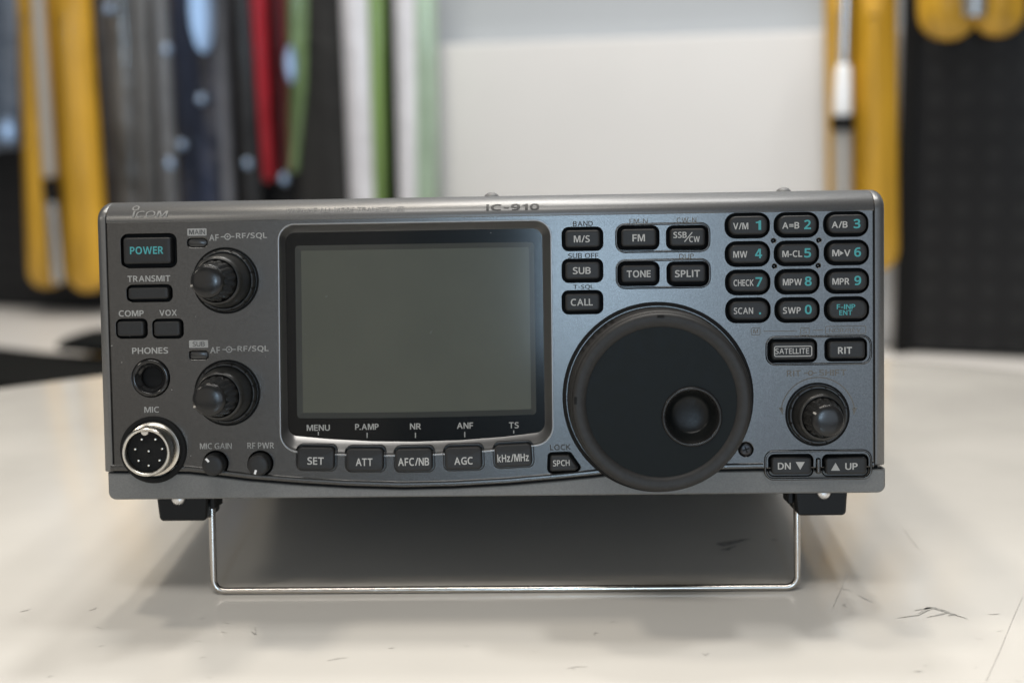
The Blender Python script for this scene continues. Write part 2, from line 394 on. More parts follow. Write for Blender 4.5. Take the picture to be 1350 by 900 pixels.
# soft black pouch lying at the counter edge
random.seed(3)
c0 = on_z(190, 470, ZB) + Vector((0, -.03, .010))
mb = MB(); loops = []
for k in range(9):
    a = math.pi * k / 8; xx = -math.cos(a) * .075; rr = max(.004, math.sin(a) ** .5)
    loops.append([c0 + WU * xx + WN * (math.cos(q) * .045 * rr) + Vector((0, 0, .0005 + .011 * rr * (1 + math.sin(q)))) for q in [2 * math.pi * i / 20 for i in range(20)]])
mb.loft(loops, cap0=True, cap1=True)
M['pouch'] = mat('pouch_cloth', (0.012, 0.013, 0.013), 0.9, spec=0.02, bump=0.5, bscale=60, bdist=.004)
tag(mb.build('pouch', 'pouch', smooth=60), 'small soft black pouch on the counter behind the radio', 'pouch')

# ---------------------------------------------------------------- packs hanging on the boards
def pack_mat(name, col, rough=.3, coat=.6, bump=.5, bscale=28, noise=.2, metal=0): return mat(name, col, rough, metal, coat=coat, coat_rough=.07, noise=noise * 2.2, nscale=60, stretch=(1, 1, .08), bump=bump, bscale=bscale, bdist=.008)  # stretched noise puts upright streaks of reflected light into the colour
M['yellow'] = pack_mat('yellow_pack', (0.54, 0.30, 0.022), .45, .15, .25, noise=.16)
M['rod_grey'] = mat('rod_grey', (0.42, 0.40, 0.37), 0.35, .3)
M['rod_steel'] = mat('rod_steel', (0.75, 0.78, 0.80), 0.2, 1.0)
M['rod_highlight'] = mat('rod_highlight', (0.93, 0.95, 0.97), 0.15, 0.0, coat=1)  # white-hot highlight of the polished rod put into the base colour
def soft_pack(name, label, quad, off, thick, m, r=.006, puff=.006, parent=None):
    q = wq(quad, off); mb = MB(); wall_slab(mb, fillet(ccw(q), r, 5), off - thick, off, min(.004, thick * .45), puff=puff)
    o = mb.build(name, m, smooth=60); tag(o, label, 'pack') if label else None
    return o
def rod(name, m, root, pts, off, r):
    path = []
    for x, y in pts:
        p = wall_uz(x, y, off); path.append(wall_pt(p.x, p.y, off))
    a = tube(path, r, 16); mb = MB(); mb.loft(a, cap0=True, cap1=True); wbuild(mb, name, m, root, smooth=40)
def yellow_pack(label, lobes, off, rods):
    """two round ended yellow sleeves side by side with a telescopic rod between them"""
    p = wall_uz(*lobes[0][1][0], off); t = empty('telescopic_rod_pack', wall_pt(p.x, p.y, off)); tag(t, label, 'rod pack', 'yellow packs of telescopic rods')
    for top, bot in lobes:
        w = (wall_uz(*bot[1], off) - wall_uz(*bot[0], off)).length
        q = wq([top[0], top[1], bot[1], bot[0]], off); q = [q[0], q[1], q[2], q[3]]
        mb = MB(); wall_slab(mb, ccw(fillet(q, [.001, .001, w * .46, w * .46], 8)), off - .016, off, .006, puff=.010); wbuild(mb, 'sleeve', 'yellow', t, smooth=60)
    for nm, m, pts, r, o2 in rods: rod(nm, m, t, pts, off + o2, r)
yellow_pack('yellow pack with a tan rod and black collar, hanging at the far left',
            [(((17, -60), (62, -60)), ((34, 381), (76, 381))), (((60, -60), (104, -60)), ((86, 386), (135, 386)))], .075,
            [('rod', 'rod_grey', [(46, -60), (66, 232)], .0075, .010), ('collar', 'black', [(66, 236), (69, 266)], .0088, .010),
             ('grip', 'rod_steel', [(69, 266), (78, 372)], .0075, .010)])
yellow_pack('tall yellow pack with a rod tip whitened as a highlight at the white board',
            [(((1084, -60), (1122, -60)), ((1090, 352), (1128, 352))), (((1120, -60), (1180, -60)), ((1124, 358), (1184, 358)))], .075,
            [('rod', 'rod_steel', [(1116, -60), (1112, 84)], .0050, .010), ('tip', 'rod_highlight', [(1113, 84), (1112, 92), (1111, 140), (1111, 152)], [.005, .0072, .0085, .008], .012),
             ('collar', 'black', [(1111, 152), (1111, 172)], .0105, .012), ('grip', 'rod_grey', [(1111, 172), (1112, 350)], .0088, .010)])
yellow_pack('round yellow pack ends hanging before the black perforated board',
            [(((1206, -120), (1284, -120)), ((1209, 53), (1290, 53))), (((1284, -120), (1350, -120)), ((1280, 50), (1352, 46)))], .10,
            [('rod', 'rod_steel', [(1284, -120), (1284, 22)], [.016, .010], .012)])
for nm, label, quad, off, th, m in [
    ('clear_pack', 'crinkled clear plastic pack at the far left edge beside the yellow pack', [(-40, -60), (19, -60), (26, 196), (-40, 200)], .06, .012, pack_mat('clear_blue_pack', (.10, .13, .18), .25, .7, .8)),
    ('dark_pack', 'narrow dark brown pack just right of the yellow pack on the left', [(106, -60), (134, -60), (166, 330), (132, 330)], .05, .012, pack_mat('brown_pack', (.018, .013, .011), .5, .05)),
    ('clear_pack', 'crinkled clear pack with pale streaks above the left end of the radio', [(133, -60), (164, -60), (190, 330), (158, 330)], .052, .014, pack_mat('clear_pale_pack', (.11, .108, .105), .3, .5, .9, noise=.42)),
    ('grey_pack', 'slim mid grey pack with dark edges above the power button', [(168, -60), (190, -60), (208, 330), (184, 330)], .055, .012, pack_mat('mid_grey_pack', (.10, .10, .10), .45, .12)),
    ('grey_pack', 'slim paler grey pack beside the shiny navy pack', [(196, -60), (214, -60), (240, 330), (214, 330)], .055, .012, pack_mat('pale_grey_pack', (.16, .165, .175), .4, .2)),
    ('navy_pack', 'wide shiny navy blue pack with spots of light, above the left knobs', [(216, -60), (280, -60), (304, 330), (236, 330)], .06, .016, pack_mat('navy_pack', (.016, .022, .042), .22, .6, 1.0, 24, .4)),
    ('grey_pack', 'thin grey edged pack between the navy pack and the black pack', [(277, -60), (290, -60), (306, 330), (296, 330)], .064, .010, pack_mat('edge_grey_pack', (.10, .105, .12), .4, .2)),
    ('black_pack', 'black pack left of the two red packs', [(294, -60), (324, -60), (348, 330), (314, 330)], .05, .012, pack_mat('black_pack', (.008, .008, .009), .5, .1)),
    ('red_pack', 'wider bright red pack hanging above the display, left of the other red pack', [(322, -60), (344, -60), (357, 238), (345, 242)], .066, .012, pack_mat('red_pack', (.26, .008, .016), .3, .5, .3)),
    ('red_pack', 'thinner dark red pack touching the tapered green pack', [(361, -60), (374, -60), (379, 226), (369, 228)], .062, .012, pack_mat('dark_red_pack', (.10, .006, .012), .3, .5, .3)),
    ('green_pack', 'green pack tapering to its lower end beside the red packs', [(375, -60), (406, -60), (400, 120), (388, 228), (378, 228)], .058, .012, pack_mat('green_pack', (.14, .22, .09), .3, .8, .7)),
    ('black_pack', 'broad black woven pack between the green pack and a white pack', [(392, -60), (446, -60), (464, 330), (392, 330)], .05, .014, pack_mat('woven_black', (.014, .014, .014), .7, .0)),
]:
    soft_pack(nm, label, quad, off, th, m)
# crinkled foil facets made up to mirror the window as blurred highlights
M['glint'] = mat('blue_glint', (.27, .33, .42), .30, 1.0)
WIN = Vector((.72, -3.0, .56))
def facet(px, py, r, off=.082, stretch=1.0):
    p = wall_uz(px, py, off); c = wall_pt(p.x, p.y, off); n = ((CAM_LOC - c).normalized() + (WIN - c).normalized()).normalized()
    a = n.cross(Vector((0, 0, 1))).normalized(); b = a.cross(n); mb = MB()
    mb.loft([[c + a * (r * k * math.cos(q)) + b * (r * k * stretch * math.sin(q)) + n * h for q in [2 * math.pi * i / 20 for i in range(20)]] for k, h in ((1, -.012), (1, -.0008), (.7, -.0002), (.35, 0))], cap1=True)
    o = mb.build('glint_facet', 'glint', smooth=50); return o
for px, py, r, st_, lab in ((220, 66, .0055, 1, 'upper round made-up highlight on the navy pack edge'), (266, 131, .0052, 1, 'round made-up highlight at the right edge of the navy pack'), (240, 191, .0050, 1, 'higher of two low made-up highlights on the navy pack'),
                            (225, 216, .0055, 1.2, 'lowest made-up highlight on the navy pack, just above the radio'), (266, 14, .013, 3.4, 'long bright made-up highlight at the top of the navy pack'), (145, 12, .0055, 1, 'made-up highlight at the top of the crinkled clear pack'),
                            (327, 216, .0050, 1, 'pale made-up highlight near the lower end of the wider red pack'), (375, 236, .0050, 1.2, 'made-up highlight at the lower end of the green pack'), (384, 85, .0065, 3, 'long made-up highlight on the tapered green pack'), (12, 172, .009, 1.6, 'made-up highlight at the bottom of the clear pack at the far left')):
    tag(facet(px, py, r, stretch=st_), lab, 'foil seal', 'foil facets added on the packs')
M['pack_white'] = pack_mat('white_pack', (.62, .62, .66), .3, .5, .35, noise=.08)
M['pack_green'] = pack_mat('white_pack_green', (.17, .27, .08), .35, .4, .2)
M['pack_pale'] = pack_mat('white_pack_pale', (.36, .48, .36), .35, .4, .2)
for label, a, b, edge in [('white pack with a bright green edge, left of the black gap above the display', [(444, -60), (481, -60), (494, 330), (462, 330)], [(480, -60), (499, -60), (504, 330), (492, 330)], 'pack_green'),
                          ('white pack with a pale green edge, against the left end of the white board', [(515, -60), (545, -60), (548, 330), (526, 330)], [(544, -60), (566, -60), (572, 330), (547, 330)], 'pack_pale')]:
    p = wall_uz(*a[3], .07); t = empty('white_pack', wall_pt(p.x, p.y, .07)); tag(t, label, 'pack', 'white packs with green edges')
    mb = MB(); wall_slab(mb, fillet(ccw(wq(a, .07)), .004, 4), .05, .07, .004, puff=.006); wbuild(mb, 'sleeve', 'pack_white', t, smooth=60)
    mb = MB(); wall_slab(mb, fillet(ccw(wq(b, .066)), .003, 4), .05, .066, .003, puff=.003); wbuild(mb, 'edge_strip', edge, t, smooth=60)

# ================================================================ table
def table_mat():
    m = mat('table_laminate', (0.73, 0.705, 0.655), 0.16, noise=0.05, nscale=9, rvar=0.06, detail=9, spec=.5)
    return m
M['table'] = table_mat()
TR, TC = 0.473, Vector((0.0, -0.045, 0.0))
t = empty('table', (TC.x, TC.y, -.78)); tag(t, 'round white laminate table carrying the radio, with scuffs and scratches', 'table')
def tloop(r, z, n=160): return [(TC.x + r * math.cos(2 * math.pi * i / n), TC.y + r * math.sin(2 * math.pi * i / n), z) for i in range(n)]
mb = MB(); mb.loft([tloop(TR - .02, -.026), tloop(TR - .003, -.025), tloop(TR, -.022), tloop(TR, -.004), tloop(TR - .001, -.0012), tloop(TR - .004, 0)], cap0=True, cap1=True)
wbuild(mb, 'tabletop', 'table', t)
mb = MB(); mb.loft([[(TC.x + r * math.cos(a), TC.y + r * math.sin(a), z) for a in [2 * math.pi * i / 32 for i in range(32)]] for r, z in ((.22, -.78), (.22, -.765), (.05, -.75), (.035, -.70), (.035, -.06), (.12, -.0265))], cap0=True)
wbuild(mb, 'pedestal', 'black', t)
def scuff(name, strokes, mt, z=.00015):
    mb = MB()
    for pts in strokes:
        P = [on_z(x, y, z) for x, y, w in pts]; ws = [p[2] for p in pts]; l = []; r = []
        for i, p in enumerate(P):
            d = (P[min(i + 1, len(P) - 1)] - P[max(i - 1, 0)]).normalized(); n = Vector((-d.y, d.x, 0)); k = (p - CAM_LOC).length / FPX * ws[i] / 2
            l.append(p + n * k); r.append(p - n * k)
        mb.loft([l, r], closed=False)
    wbuild(mb, name, mt, t, smooth=0)
M['scuff'] = mat('scuff_grey', (0.43, 0.415, 0.38), 0.4, noise=.45, nscale=900)
M['scuff_soft'] = mat('scuff_pale', (0.56, 0.54, 0.505), 0.3, noise=.2, nscale=900)
M['smudge'] = mat('smudge_dark', (0.28, 0.275, 0.265), 0.4, noise=.5, nscale=500)
scuff('scuff_mark', [[(1183, 814, 1), (1210, 810, 3), (1226, 800, 9), (1240, 803, 6), (1254, 808, 4), (1276, 815, 1)], [(1222, 813, 1), (1240, 809, 4), (1252, 806, 2)], [(1205, 804, 1), (1224, 801, 4), (1234, 800, 1)], [(1250, 811, 1), (1258, 809, 3), (1262, 811, 1)]], 'scuff')
scuff('scuff_mark', [[(944, 716, 3), (952, 717, 15), (966, 714, 10), (980, 711, 5), (990, 710, 1)], [(950, 724, 2), (958, 724, 6), (970, 719, 2)], [(1016, 711, 2), (1020, 711, 4), (1026, 711, 1)]], 'smudge', .0002)
for one in ([[(1348, 786, 1.2), (1334, 818, 1.4), (1316, 862, 1.4), (1300, 897, 1)], [(1098, 800, .8), (1108, 778, 1), (1118, 752, .6)], [(1192, 698, .8), (1210, 722, 1.2), (1214, 722, .6)]]): scuff('scratch', [one], 'scuff_soft')
for one in ([[(1108, 776, 1), (1116, 776, 2.5), (1124, 779, 1)], [(1132, 784, 1), (1140, 788, 3), (1150, 793, 1)], [(1110, 798, 1), (1113, 796, 4), (1116, 800, 1)], [(783, 836, 1), (785, 833, 3), (789, 834, 1)],
                     [(748, 880, 1), (762, 878, 1.5), (775, 878, .8)], [(926, 860, 1), (930, 863, 2), (934, 860, 1)], [(117, 804, 1), (124, 802, 3), (127, 800, 1)], [(26, 806, 1), (34, 804, 2), (40, 802, 1)], [(332, 832, .8), (337, 836, 2), (336, 826, .8)],
                     [(432, 870, 1), (446, 867, 1.5), (458, 866, .8)], [(1302, 809, .8), (1310, 809, 2), (1318, 808, .8)], [(1204, 884, .8), (1210, 884, 2.5), (1216, 884, .8)], [(512, 854, 1), (518, 853, 2), (520, 853, .8)]]): scuff('scuff_mark', [one], 'scuff_soft')
random.seed(11); st = []
for k in range(24):
    x = random.uniform(10, 1340); y = random.uniform(790, 896); a = random.uniform(-.5, .5); l = random.uniform(2, 13)
    st.append([(x, y, .5), (x + l * .5, y + l * .5 * a + random.uniform(-1, 1), random.uniform(.6, 1.6)), (x + l, y + l * a * .6, .4)])
for one in st: scuff('scratch', [one], 'scuff_soft', .0001)

# ================================================================ the radio
radio = empty('radio_transceiver', (0, 0, 0), (-TILT, 0, 0))
tag(radio, 'grey desktop radio transceiver propped on its wire stand on the white table', 'radio')
holes = []                           # openings through the front plate (bevelled)
def opening(loop): holes.append(loop); return loop

# --- outline of the main plate in measured points (seams at the sides, curved seam below)
XL, XR = 144.5, 1152.5
ptop = [(XL, 294), (400, 288), (740, 283.5), (XR, 277.5)]
seam = [(150, 621), (250, 622), (290, 626.5), (330, 631.5), (400, 637), (460, 640.5), (531, 642.5), (600, 641), (671, 637), (740, 631), (780, 627), (800, 624.5), (840, 622), (950, 619), (1010, 618), (1148, 616)]
TLp, TRp = pm(*ptop[0]), pm(*ptop[-1])
zt = (TLp.y + TRp.y) / 2
xl, xr = (TLp.x + pm(XL, 600).x) / 2, (TRp.x + pm(XR, 600).x) / 2
plate = [Vector((xl, zt + .85)), Vector((xl, pm(XL, 621).y))] + [pm(*p) for p in seam] + [Vector((xr, pm(XR, 615).y)), Vector((xr, zt + .85))]
plate = ccw(plate)

# --- keys: (text list, centre x, centre y, well w, well h, corner radius mm, height mm, rot, style)
def key(cx, cy, w, h, r, hgt, gap=3.6, rot=0.0, loop=None, wedge=False, dome=0.0, name='button', gasket=False):
    well = loop or rect(cx, cy, w, h, r, rot)
    if not gasket: opening(well)
    k = scale_at(cx, cy); cap = offs(well, -gap * k)
    c = sum(cap, Vector((0, 0))) / len(cap); ymax = max(p.y for p in cap) - c.y
    def top(p, base):
        d = p - c
        if wedge: return base - max(0, (d.y / ymax - .18)) * .9
        return base
    mb = MB(); lo = [[L(p, -2.6) for p in cap], [L(p, top(p, hgt - .45)) for p in cap]]
    for ins, dh in ((.10, -.22), (.26, -.08), (.46, 0)):
        q = offs(cap, -ins); lo.append([L(p, top(p, hgt + dh)) for p in q])
    base = offs(cap, -.46)
    for t in (.86, .72, .58, .42, .25):
        q = [c + (p - c) * t for p in base]; lo.append([L(p, top(p, hgt + (1 - t * t) * dome)) for p in q])
    mb.loft(lo, cap1=True)
    o = mb.build(name, 'key', radio, smooth=50)
    if gasket:
        g = MB(); g.loft([[L(p, a) for p in offs(well, b)] for b, a in ((.05, -3.0), (.05, .18), (-.1, .3), (-.2, .3), (-.3, .1), (-.3, -1.0), (-1.2, -1.0))]); g.build('key_frame', 'bezel_dark', o, smooth=40)
    return o
def legend(parent, items, name='legend'):
    mb = MB()
    for it in items: it(mb)
    o = mb.build(name, ['key_ink', 'teal', 'ink', 'faint', 'dark_ink', 'panel'], parent, smooth=0, recalc=False); return o
def T(s, cx, cy, w, h, hh, mi=0, **k): return lambda mb: put_text(mb, s, cx, cy, w, h, hh, mi, **k)

o = key(196, 330.5, 72, 43, 2.0, 1.6, gap=4.6); legend(o, [T('POWER', 193.3, 330, 44, 10, 1.63, 1, bold=.03)])
key(197, 386.5, 59, 21, 1.6, 1.2, gap=3.0)
key(173.6, 433, 40, 24, 1.5, 1.2, gap=2.4); key(221.3, 433, 39.5, 24, 1.5, 1.2, gap=2.4)
H1 = 1.9
for s, cy, wl, wt in (('M/S', 315, 315, 21), ('SUB', 356.7, 356.7, 23.5), ('CALL', 398.3, 398.3, 29)):
    o = key(767.9, wl, 52.5, 29.5, 1.9, H1, gap=3.5); legend(o, [T(s, 767, cy, wt, 9.2, H1 + .03)])
for s, cx, cy, wt, tx in (('FM', 841.7, 313.6, 16.5, 842), ('TONE', 842, 361, 31.5, 842), ('SPLIT', 906.4, 360.6, 33, 906.3)):
    o = key(cx, cy, 53, 30, 1.9, H1, gap=3.6); legend(o, [T(s, tx, cy, wt, 9.4, H1 + .03, bold=.028)])
o = key(905.7, 313, 53, 30, 1.9, H1, gap=3.6)
legend(o, [T('SSB', 896.5, 309.7, 17.5, 8.2, H1 + .03), T('CW', 915.6, 315.3, 14, 7.8, H1 + .03), lambda mb: bar(mb, 902.4, 318.8, 912.6, 306.2, 1.3, H1 + .03)])
pad = [('V/M', '1', 985.1, 297.5, 20, 7), ('A=B', '2', 1049.8, 296.6, 22.5, 9), ('A/B', '3', 1115, 295.5, 21, 9),
       ('MW', '4', 985.3, 334.8, 18.5, 9.2), ('M-CL', '5', 1050, 334, 26, 9), ('M', '6', 1115.8, 332.9, 9.5, 9),
       ('CHECK', '7', 985.7, 372.2, 26.5, 9), ('MPW', '8', 1050.7, 371.2, 25, 9.2), ('MPR', '9', 1116, 370.3, 22.5, 9),
       ('SCAN', '.', 986, 409, 25.5, 2.6), ('SWP', '0', 1050.8, 408.5, 23.5, 9), (None, None, 1116, 407.5, 0, 0)]
for s, d, cx, cy, wt, wd in pad:
    o = key(cx, cy, 57.5, 31.5, 3.1, 2.2, gap=3.5, dome=0.0); hh = 2.23
    if s is None:
        legend(o, [T('F-INP', 1115.4, 404.2, 24.5, 6.6, hh, 1), T('ENT', 1115, 412, 17, 6.6, hh, 1)]); continue
    x0 = cx - 18.6
    its = [T(s, x0 + wt / 2, cy + .6, wt, 8.6, hh)]
    if s == 'M':
        def tri(mb, cx=cx, cy=cy): mb.add([L(pm(x, y, hh), hh) for x, y in ((cx - 8.3, cy - 2.2), (cx - 8.3, cy + 3.6), (cx - 3.6, cy + .7))], [(0, 1, 2)])
        its += [tri, T('V', cx + 1.2, cy + .6, 8.4, 8.6, hh)]
    if d == '.': its.append(T('.', cx + 16, cy + 4, 2.6, 2.6, hh, 1))
    else: its.append(T(d, cx + 14.8, cy - .6, wd, 12.4, hh, 1, bold=.035))
    legend(o, its)
o = key(1044.7, 462, 63, 29.5, 1.7, H1, gap=3.2)
legend(o, [T('SATELLITE', 1044.3, 462.6, 44.5, 7.6, H1 + .03, bold=.012), lambda mb: outline(mb, rect(1044.3, 462.4, 48.8, 13, .5), .27, H1 + .03)])
o = key(1115, 460.6, 54, 29, 1.7, H1, gap=3.2); legend(o, [T('RIT', 1114, 461.7, 18.5, 9, H1 + .03, bold=.03)])
def tri_at(cx, cy, up, hh):
    def f(mb):
        s = -1 if up else 1
        mb.add([L(pm(x, y, hh), hh) for x, y in ((cx - 6, cy - 5 * s), (cx + 6, cy - 5 * s), (cx, cy + 5.4 * s))], [(0, 1, 2)])
    return f
o = key(1042.6, 613, 57.5, 28, 1.6, 1.5, gap=2.6); legend(o, [T('DN', 1034, 614, 17, 9, 1.53), tri_at(1055, 613.6, False, 1.53)])
o = key(1114.4, 613, 59.5, 28, 1.6, 1.5, gap=2.6); legend(o, [T('UP', 1122.5, 614.4, 16.4, 9, 1.53), tri_at(1101.5, 615, True, 1.53)])
for s, cx, cy, wt, rot, tx, ty in (('SET', 417.5, 603, 21.5, -1.6, 416, 607.3), ('ATT', 482, 604.7, 22, -.6, 480, 608.8), ('AFC/NB', 546.3, 604.8, 41, .4, 545.2, 608.4), ('AGC', 611.5, 602.6, 24.5, 1.2, 611, 607.2), ('kHz/MHz', 677, 599, 41.5, 2.2, 676.4, 603)):
    o = key(cx, cy, 54.5, 35.5, 2.1, 2.4, gap=2.8, rot=rot, wedge=True, gasket=True)
    legend(o, [T(s, tx, ty, wt, 10 if '/' not in s else 10.5, 2.44, rot=rot)])
sp = ccw(fillet([pm(722.5, 622.8), pm(759, 621.6), pm(766, 616.5), pm(751.5, 596), pm(723, 597)], [1.2, .9, .8, 1.2, 1.2], 5))
o = key(742, 609.5, 0, 0, 0, 1.6, gap=2.6, loop=sp); legend(o, [T('SPCH', 740, 610, 22, 8, 1.63, rot=1.5, bold=.012)])

# --- display opening
def disp(x0, y0, x1, y1, yb, r, h):
    """rounded window with a sagging lower edge"""
    a = pm(x0, (y0[0]), h); b = pm(x1, y0[1], h); n = 6
    low = []
    for i in range(n + 1):
        t = i / n; x = x0 + (x1 - x0) * t + (yb[3] if len(yb) > 3 else 0); y = yb[0] * (1 - t) ** 2 + yb[2] * t ** 2 + 2 * t * (1 - t) * (2 * yb[1] - .5 * (yb[0] + yb[2]))
        low.append(pm(x, y, h))
    pts = [a] + low + [b]; rad = [r[0]] + [r[1]] + [0] * (n - 1) + [r[1]] + [r[0]]
    return ccw(fillet(pts, rad, 8))
d_out = disp(367, (296, 290), 726, 0, (594, 600, 584, 3), (5.0, 6.0), 0)
d_in = disp(376, (307, 301), 714.5, 0, (573.5, 582, 569, 4), (3.0, 3.2), -3.2)
opening(d_out)
lcd_in = disp(389, (324, 319), 704, 0, (551, 550, 546, 3), (1.2, 1.2), -4.2)

# --- lamp windows, jack, small holes
lamps = [rect(260, 320, 25.5, 11.5, 1.25), rect(262, 468, 24, 11, .8)]
for l in lamps: opening(l)
jack_c = pm(198.6, 498); opening(circ(jack_c, 5.9, 40))
dots = [pm(1019.8, 317.2), pm(1079.7, 316.7), pm(1021, 350.8), pm(1078.8, 350)]
for d in dots: opening(circ(d, .55, 16))
gain_c = [pm(284.5, 610.5), pm(343.5, 610.5)]
for g in gain_c: opening(circ(g, 3.8, 32))
scr_c = pm(983.3, 592); opening(circ(scr_c, 2.15, 28))

# --- front plate: flat face with bevelled openings
mb = MB(); BV = .32
plate_in = offs(plate, -.45)
face_holes = [offs(h, BV) for h in holes]
holed(mb, plate_in, face_holes, 0)
for h in holes:
    mb.loft([[L(p, -a) for p in offs(h, b)] for b, a in ((BV, 0), (BV * .45, .06), (BV * .1, .2), (0, .45), (0, 2.4))])
mb.loft([[L(p, a) for p in offs(plate, b)] for b, a in ((-.45, 0), (-.15, -.1), (0, -.4), (0, -2.6))])
import bmesh as _b
front = mb.build('front_panel', 'panel', radio, smooth=35)
mb = MB(); holed(mb, offs(plate, 1.6), [d_out], -2.9); mb.build('key_backing', 'black', radio, smooth=0)

# --- raised lips that join pairs of keys, and the rib between DN and UP
for cx, cy, w, h in ((873.7, 313.3, 122, 36), (874.2, 360.8, 122, 36), (1079.3, 461.5, 137, 36), (1078.5, 612.3, 139, 37)):
    lp = rect(cx, cy, w, h, 2.6); mb = MB()
    mb.loft([[L(p, a) for p in offs(lp, b)] for b, a in ((.42, -.02), (.3, .22), (.1, .32), (-.1, .32), (-.25, .2), (-.32, -.02))])
    mb.build('key_surround', 'panel', front, smooth=60)
mb = MB(); lp = rect(1078.6, 613.5, 6, 21, .5); mb.loft([[L(p, a) for p in offs(lp, b)] for b, a in ((0, -.5), (0, .7), (-.2, .95), (-.5, 1.0))], cap1=True); mb.build('rib', 'panel', radio, smooth=50)

# --- top strip: curved brow that runs back to the cover
ztop = pm(900, 254, -8).y; zs = zt + .12
prof = [(-.9, zt - .05), (-.05, zt - .05), (.05, zt + .02), (.12, zt + .25), (.02, zt + .9)]
n = 14; hgt = ztop - zt - .9
for i in range(1, n + 1):
    a = math.pi / 2 * i / n; prof.append((.02 - 10.5 * (1 - math.cos(a)) ** .85, zt + .9 + hgt * math.sin(a) ** .92))
prof += [(-13, ztop)]
def strip(x0, x1, name, mt, cap=True):
    mb = MB(); xs = [x0, x0 + .15, x1 - .15, x1]
    mb.loft([[L((x, z), h - (.12 if x in (x0, x1) else 0)) for h, z in prof] for x in xs], closed=False)
    return mb.build(name, mt, radio, smooth=40)
brow = strip(xl, xr, 'top_strip', 'brow')
# --- side cheeks: outer edge of the moulding, rounded
for sgn, xe, bot in ((-1, xl, 622), (1, xr, 613)):
    xo = pm(133.6, 450, -2).x if sgn < 0 else pm(1165.8, 430, -2).x
    w = abs(xo - xe) - .12; zb_ = pm(140 if sgn < 0 else 1160, bot).y
    mb = MB(); zc = [(zb_, 0), (zb_ + .3, 0)] + [(zt + .9, 0)]
    rows = []
    hp = [(zb_, -2.4), (zb_, -.5), (zb_ + .4, -.02)] + [(z, h) for h, z in prof[3:]]
    across = [(0, -.3), (.2, 0), (w * .45, -.05), (w * .7, -.35), (w * .88, -.95), (w, -2.2), (w, -7)]
    tot = len(hp)
    for j, (z, h) in enumerate(hp):
        row = []
        for xx, dh in across:
            drop = 0
            if z > ztop - 5: drop = max(0, (xx / w - .25)) ** 2 * 2.2 * ((z - (ztop - 5)) / 5)
            row.append(L((xe + sgn * (.12 + xx), z - drop), h + dh))
        rows.append(row)
    mb.loft(rows, closed=False); mb.build('side_cheek', 'brow', radio, smooth=50)

# --- lower trim below the curved seam
zbot = (pm(200, 656.8, -2).y + pm(1100, 650, -2).y) / 2
xa, xb = pm(143, 640, -1.5).x, pm(1167, 635, -1.5).x
tp = [pm(x, y + 1.6, -1.2) for x, y in seam]
tp = [Vector((xa, tp[0].y))] + tp + [Vector((xb, tp[-1].y)), Vector((xb, zbot)), Vector((xa, zbot))]
tl = ccw(fillet(tp, [0] * (len(tp) - 2) + [2.4, 2.4], 6))
mb = MB(); mb.loft([[L(p, a) for p in offs(tl, b)] for b, a in ((0, -14), (0, -1.7), (-.2, -1.15), (-.5, -1.0))]); 
holed(mb, offs(tl, -.5), [], -1.0)
trim = mb.build('lower_trim', 'trim', radio, smooth=40)
for xs_ in (151.5, 1153.5):          # end seams of the trim
    pass
mb = MB(); a, b = pm(144, 614), pm(1167, 606)
mb.add([L((xa + 1, pm(150, 623).y), -2.0), L((xb - 1, pm(1150, 617).y), -2.0), L((xb - 1, pm(1150, 640).y), -2.0), L((xa + 1, pm(150, 640).y), -2.0)], [(0, 1, 2, 3)])
mb.build('seam_shadow_gap', 'black', radio, smooth=0)

def lip(pts):
    mb = MB(); mb.loft([[L(pm(x, y) + Vector((0, d)), h) for x, y in pts] for d, h in ((2.0, -.05), (1.75, .12), (1.2, .26), (.55, .26), (.2, .12), (.08, -.15), (.05, -.6))], closed=False); mb.build('seam_lip', 'panel', front, smooth=60)
lip([(146, 621), (200, 621.5)] + seam[1:14] + [(1006, 618)]); lip([(1150, 616), (1152, 615.9)])
# --- display
mb = MB()
dl = [[L(p, .25) for p in offs(d_out, .28)], [L(p, .34) for p in offs(d_out, -.05)], [L(p, .2) for p in offs(d_out, -.28)]]
o2 = offs(d_out, -.35)
for t, h in ((0, 0.0), (.18, -.55), (.4, -1.3), (.65, -2.2), (.88, -2.9), (1, -3.2)):
    dl.append([L(a.lerp(b, t), h) for a, b in zip(o2, d_in)])
dl.insert(0, [L(p, -.1) for p in offs(d_out, .34)])
display = empty('display'); display.parent = radio
mb.loft(dl); mb.build('bezel', 'bezel', display, smooth=60)
mb = MB(); holed(mb, offs(d_in, .4), [lcd_in], -3.9); 
mb.build('mask', 'mask', display, smooth=0)
mb = MB(); lin = offs(lcd_in, -1.6); mb.loft([[L(p, -3.9) for p in lcd_in], [L(p, -5.2) for p in lin]]); mb.build('reveal', 'reveal', display, smooth=40)
mb = MB(); holed(mb, offs(lin, .3), [], -5.3); mb.build('screen', 'lcd', display, smooth=0)
mb = MB(); holed(mb, offs(d_in, .3), [], -3.25); mb.build('glass_pane', 'pane', display, smooth=0)
hh = -3.15
def its_ticks(mb):
    for x, y0, y1 in ((419.7, 569, 573.5), (484, 570, 577), (547.7, 570, 577), (612.7, 569, 576), (677.3, 567, 571)): bar(mb, x, y0, x, y1, 1.4, hh, 2)
o = legend(display, [T('MENU', 419.6, 563.6, 30.5, 8, hh, 2), T('P.AMP', 483.7, 562.3, 31, 8, hh, 2), T('NR', 547.8, 561.7, 14.6, 8, hh, 2), T('ANF', 613, 560.7, 21.3, 8.2, hh, 2), T('TS', 677.4, 560.2, 13, 8.2, hh, 2), its_ticks], 'printed_legend')
o.material_slots[2].link = 'DATA'

